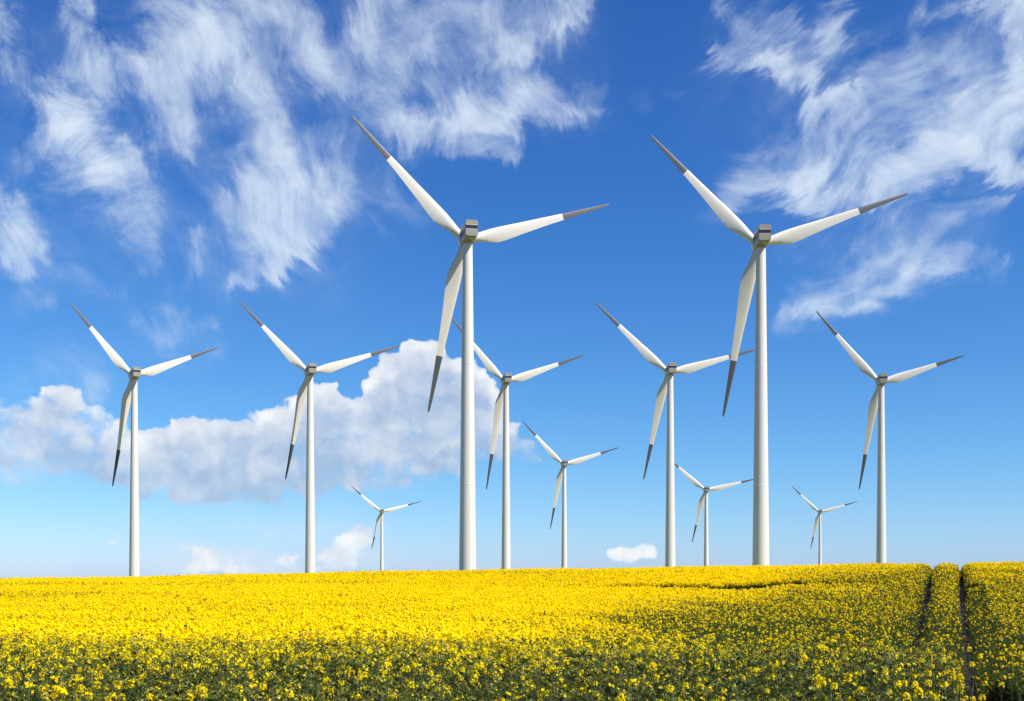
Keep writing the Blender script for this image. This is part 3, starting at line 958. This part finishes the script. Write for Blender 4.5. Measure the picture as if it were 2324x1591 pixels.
def build_world():
    w = bpy.data.worlds.new('World')
    scene.world = w
    w.use_nodes = True
    nt = w.node_tree
    L = nt.links.new
    bg = nt.nodes['Background']

    def val(s, v):
        if hasattr(v, 'is_output') or hasattr(v, 'links'):
            L(v, s)
        else:
            s.default_value = v

    def math_(op, a, b=None, c=None, clamp=False):
        n = N(nt, 'ShaderNodeMath', operation=op, use_clamp=clamp)
        val(n.inputs[0], a)
        if b is not None:
            val(n.inputs[1], b)
        if c is not None:
            val(n.inputs[2], c)
        return n.outputs[0]

    def vmath(op, a, b=None, scale=None):
        n = N(nt, 'ShaderNodeVectorMath', operation=op)
        val(n.inputs[0], a)
        if b is not None:
            val(n.inputs[1], b)
        if scale is not None:
            val(n.inputs['Scale'], scale)
        return n.outputs[0]

    def smooth(x, a, b):
        n = N(nt, 'ShaderNodeMapRange', interpolation_type='SMOOTHSTEP')
        val(n.inputs['Value'], x); n.inputs['From Min'].default_value = a; n.inputs['From Max'].default_value = b
        return n.outputs[0]

    def comb(x, y, z=0.0):
        n = N(nt, 'ShaderNodeCombineXYZ')
        val(n.inputs[0], x); val(n.inputs[1], y); val(n.inputs[2], z)
        return n.outputs[0]

    def noise(vec, scale, detail=5, rough=.55, dist=0.0, lac=2.0):
        n = N(nt, 'ShaderNodeTexNoise')
        L(vec, n.inputs['Vector'])
        n.inputs['Scale'].default_value = scale; n.inputs['Detail'].default_value = detail
        n.inputs['Roughness'].default_value = rough; n.inputs['Distortion'].default_value = dist
        n.inputs['Lacunarity'].default_value = lac
        return n

    def mixc(f, a, b):
        n = N(nt, 'ShaderNodeMix', data_type='RGBA')
        val(n.inputs[0], f); val(n.inputs[6], a); val(n.inputs[7], b)
        return n.outputs[2]

    tc = N(nt, 'ShaderNodeTexCoord')
    d = tc.outputs['Generated']
    sep = N(nt, 'ShaderNodeSeparateXYZ'); L(d, sep.inputs[0])
    x, y, zc = sep.outputs
    h = math_('SQRT', math_('ADD', math_('MULTIPLY', x, x), math_('MULTIPLY', y, y)))
    az = math_('ARCTAN2', x, y)
    v = math_('DIVIDE', zc, math_('MAXIMUM', h, .02))
    v = math_('MINIMUM', math_('MAXIMUM', v, -.02), 1.2)
    P = comb(math_('MULTIPLY', az, 27.0), math_('MULTIPLY', v, 27.0))     # about one unit per 2 degrees

    # warp so that cloud edges fray and curl
    w1 = noise(P, .55, 3, .5).outputs['Color']
    w2 = noise(P, 2.4, 5, .62).outputs['Color']
    half = (.5, .5, .5)
    wv = vmath('ADD', vmath('SCALE', vmath('SUBTRACT', w1, half), scale=.55), vmath('SCALE', vmath('SUBTRACT', w2, half), scale=.34))
    # ---- cirrus texture: streaks that run steeply on the left and slant up to the right on the right
    w0 = noise(P, .42, 1, .45).outputs['Color']
    PWs = vmath('ADD', P, vmath('ADD', vmath('SCALE', vmath('SUBTRACT', w0, half), scale=2.2), vmath('SCALE', vmath('SUBTRACT', w2, half), scale=.03)))

    def streak(angle, scale, ratio, seed, detail=6, rough=.54):
        m = N(nt, 'ShaderNodeMapping'); m.vector_type = 'TEXTURE'
        L(PWs, m.inputs['Vector'])
        m.inputs['Rotation'].default_value = (0, 0, math.radians(angle))
        m.inputs['Location'].default_value = (seed, seed * .7, 0)
        m.inputs['Scale'].default_value = (ratio, 1.0, 1.0)
        return noise(m.outputs[0], scale, detail, rough, .12).outputs['Fac']
    s1 = math_('MULTIPLY_ADD', streak(-64, 1.0, 3.6, 3.0), .70, math_('MULTIPLY', streak(-74, 2.6, 5.0, 8.0), .30))
    s1 = math_('ADD', s1, math_('MULTIPLY', math_('SUBTRACT', streak(-70, 5.5, 6.0, 41.0, 4, .6), .5), .14))
    s2 = math_('MULTIPLY_ADD', streak(31, 1.0, 3.6, 13.0), .70, math_('MULTIPLY', streak(37, 2.6, 5.0, 18.0), .30))
    s2 = math_('ADD', s2, math_('MULTIPLY', math_('SUBTRACT', streak(34, 5.5, 6.0, 51.0, 4, .6), .5), .14))
    sideL = smooth(az, .02, .14)
    f1 = streak(-66, 1.7, 6.0, 23.0, 5, .6); f2 = streak(33, 1.7, 6.0, 33.0, 5, .6)
    hi = math_('MULTIPLY', smooth(v, .205, .26), 2.3)
    d1 = math_('MULTIPLY', math_('MULTIPLY', math_('SUBTRACT', f1, .5), math_('MULTIPLY', math_('SUBTRACT', 1.0, sideL), .72)), hi)
    d2 = math_('MULTIPLY', math_('MULTIPLY', math_('SUBTRACT', f2, .5), sideL), hi)
    wv = vmath('ADD', wv, vmath('ADD', vmath('SCALE', (math.cos(math.radians(-66)), math.sin(math.radians(-66)), 0), scale=d1),
                                vmath('SCALE', (math.cos(math.radians(33)), math.sin(math.radians(33)), 0), scale=d2)))
    PW = vmath('ADD', P, wv)
    sw = N(nt, 'ShaderNodeSeparateXYZ'); L(PW, sw.inputs[0])
    u = math_('ADD', math_('MULTIPLY', sw.outputs[0], 1 / 27.0 / (2 * AZ_MAX)), .5, clamp=True)
    vn = math_('MULTIPLY', sw.outputs[1], (NB - 1) / (27.0 * V_MAX))
    vn = math_('MINIMUM', math_('MAXIMUM', vn, 0.0), NB - 1.0)
    uc = comb(u, u, u)
    azs = np.linspace(-AZ_MAX, AZ_MAX, NP)
    acc = None
    for k in range(NB):
        ve = V_MAX * k / (NB - 1)
        px = CX + F * np.tan(azs); py = CY - ve * F / np.cos(azs)
        cir, cum, br = cover(px, py)
        cv = N(nt, 'ShaderNodeRGBCurve')
        mp = cv.mapping
        mp.extend = 'HORIZONTAL'
        for ch, arr in zip(range(3), (cir, cum, br)):
            cu = mp.curves[ch]
            cu.points[0].location = (0.0, float(arr[0])); cu.points[1].location = (1.0, float(arr[-1]))
            for j in range(1, NP - 1):
                cu.points.new(j / (NP - 1), float(arr[j]))
            for p in cu.points:
                p.handle_type = 'AUTO_CLAMPED'
        mp.update()
        L(uc, cv.inputs['Color'])
        t = math_('ABSOLUTE', math_('SUBTRACT', vn, float(k)))
        wgt = N(nt, 'ShaderNodeMapRange', interpolation_type='SMOOTHSTEP')
        L(t, wgt.inputs['Value']); wgt.inputs['To Min'].default_value = 1.0; wgt.inputs['To Max'].default_value = 0.0
        s = vmath('SCALE', cv.outputs[0], scale=wgt.outputs[0])
        acc = s if acc is None else vmath('ADD', acc, s)
    sa = N(nt, 'ShaderNodeSeparateXYZ'); L(acc, sa.inputs[0])
    c_br = sa.outputs[2]
    # the cloud field thins out to clear sky behind the camera and overhead
    rest = math_('MULTIPLY', math_('SUBTRACT', 1.0, smooth(math_('ABSOLUTE', az), .48, .66)), math_('SUBTRACT', 1.0, smooth(v, .52, .72)))
    c_cir = math_('MULTIPLY', sa.outputs[0], rest); c_cum = math_('MULTIPLY', sa.outputs[1], rest)

    side = smooth(az, .02, .14)
    st = N(nt, 'ShaderNodeMix'); L(side, st.inputs[0]); L(s1, st.inputs[2]); L(s2, st.inputs[3])
    fl = noise(PWs, 1.5, 9, .66).outputs['Fac']
    puff = math_('MULTIPLY', math_('SUBTRACT', 1.0, smooth(az, -.34, -.27)), smooth(v, .26, .34))
    puff = math_('MULTIPLY_ADD', puff, .50, .36)
    tm = N(nt, 'ShaderNodeMix'); L(puff, tm.inputs[0]); L(st.outputs[0], tm.inputs[2]); L(fl, tm.inputs[3])
    tex = math_('SUBTRACT', tm.outputs[0], .5)
    win = smooth(c_cir, .0, .34)
    dens = math_('ADD', c_cir, math_('MULTIPLY', math_('MULTIPLY', tex, 2.15), win))
    a_cir = math_('MULTIPLY', math_('POWER', smooth(dens, -.10, 1.26), 1.25), .98)

    # ---- heaped cloud
    b1 = noise(PW, 1.6, 8, .58).outputs['Fac']
    vo = N(nt, 'ShaderNodeTexVoronoi', feature='SMOOTH_F1')
    vo.inputs['Scale'].default_value = 2.1; vo.inputs['Detail'].default_value = 2.5; vo.inputs['Roughness'].default_value = .55; vo.inputs['Smoothness'].default_value = .5
    L(PW, vo.inputs['Vector'])
    bil = math_('SUBTRACT', .55, vo.outputs['Distance'])
    cd = math_('ADD', c_cum, math_('ADD', math_('MULTIPLY', math_('SUBTRACT', b1, .5), .75), math_('MULTIPLY', bil, .38)))
    cwin = smooth(c_cum, .02, .25)
    sm = N(nt, 'ShaderNodeMapRange', interpolation_type='SMOOTHSTEP')      # crisp sunlit heads, soft fading undersides
    L(cd, sm.inputs['Value']); sm.inputs['From Min'].default_value = .30
    L(math_('MULTIPLY_ADD', math_('SUBTRACT', 1.0, c_br), .46, .50), sm.inputs['From Max'])
    a_cum = math_('MULTIPLY', math_('MULTIPLY', sm.outputs[0], cwin), math_('MULTIPLY_ADD', c_br, .18, .82))
    a_cum = math_('MULTIPLY', a_cum, math_('MULTIPLY_ADD', smooth(c_cum, .25, .95), .62, .36))
    # relief: compare the billows with the same billows shifted toward the sun
    PS = vmath('ADD', PW, (.13, .26, 0))
    b2 = noise(PS, 1.15, 6, .5).outputs['Fac']
    b3 = noise(PW, 1.15, 6, .5).outputs['Fac']
    rel = math_('MULTIPLY', math_('SUBTRACT', b3, b2), 1.5)
    bright = math_('ADD', c_br, math_('ADD', rel, math_('MULTIPLY', bil, .18)), clamp=True)

    # ---- clear sky
    sky = N(nt, 'ShaderNodeTexSky', sky_type='NISHITA')
    sky.sun_disc = False
    sky.sun_elevation = SUN_EL
    sky.sun_rotation = SUN_AZ
    sky.altitude = 100
    sky.air_density = 1.0
    sky.dust_density = 0.3
    sky.ozone_density = 1.3
    # deeper, more saturated blue, as a polarising filter gives it
    sg = N(nt, 'ShaderNodeSeparateXYZ'); L(vmath('SCALE', sky.outputs[0], scale=SKY_STRENGTH), sg.inputs[0])
    sr, sgn, sb = [math_('MAXIMUM', c, 0.0) for c in sg.outputs]
    kk = 1.0 / SKY_STRENGTH
    base = comb(math_('MULTIPLY', math_('POWER', sr, 1.72), .95 * kk), math_('MULTIPLY', math_('POWER', sgn, 1.37), 1.165 * kk),
                math_('MULTIPLY_ADD', sb, 1.20 * kk, math_('MULTIPLY', sr, .40 * kk)))
    # clouds' own radiance, in the same units as the clear sky
    k = 1.0 / SKY_STRENGTH
    ccol = tuple(c * k for c in (.71, .82, .96)) + (1,)
    cum_col = mixc(bright, tuple(c * k for c in (.42, .53, .71)) + (1,), tuple(c * k for c in (.97, .985, 1.0)) + (1,))
    col = mixc(a_cir, base, ccol)
    col = mixc(a_cum, col, cum_col)
    L(col, bg.inputs['Color'])
    bg.inputs['Strength'].default_value = SKY_STRENGTH / EXPO
    w.cycles.sampling_method = 'MANUAL'
    w.cycles.sample_map_resolution = 1024


SKY_STRENGTH = 0.10
EXPO = 1.80          # the picture is exposed about 0.8 stops over: the sky is kept below that
build_world()

# ------------------------------------------------------------------ camera
cam = bpy.data.cameras.new('camera')
cam.sensor_width = 36
cam.lens = F / 2323 * 36
cam.shift_y = (CY - 1591 / 2) / 2323
cam.clip_start = 0.1
cam.clip_end = 30000
co = link(bpy.data.objects.new('camera', cam))
co.location = (0, 0, EYE)
co.rotation_euler = (PI / 2, 0, 0)
scene.camera = co

scene.view_settings.view_transform = 'Standard'
scene.view_settings.look = 'None'
scene.view_settings.exposure = math.log2(EXPO)
scene.view_settings.gamma = 1
scene.cycles.max_bounces = 6
scene.cycles.diffuse_bounces = 3
scene.cycles.transmission_bounces = 4
scene.cycles.use_denoising = True
scene.cycles.denoiser = 'OPENIMAGEDENOISE'
scene.cycles.denoising_input_passes = 'RGB_ALBEDO_NORMAL'
scene.cycles.denoising_prefilter = 'ACCURATE'
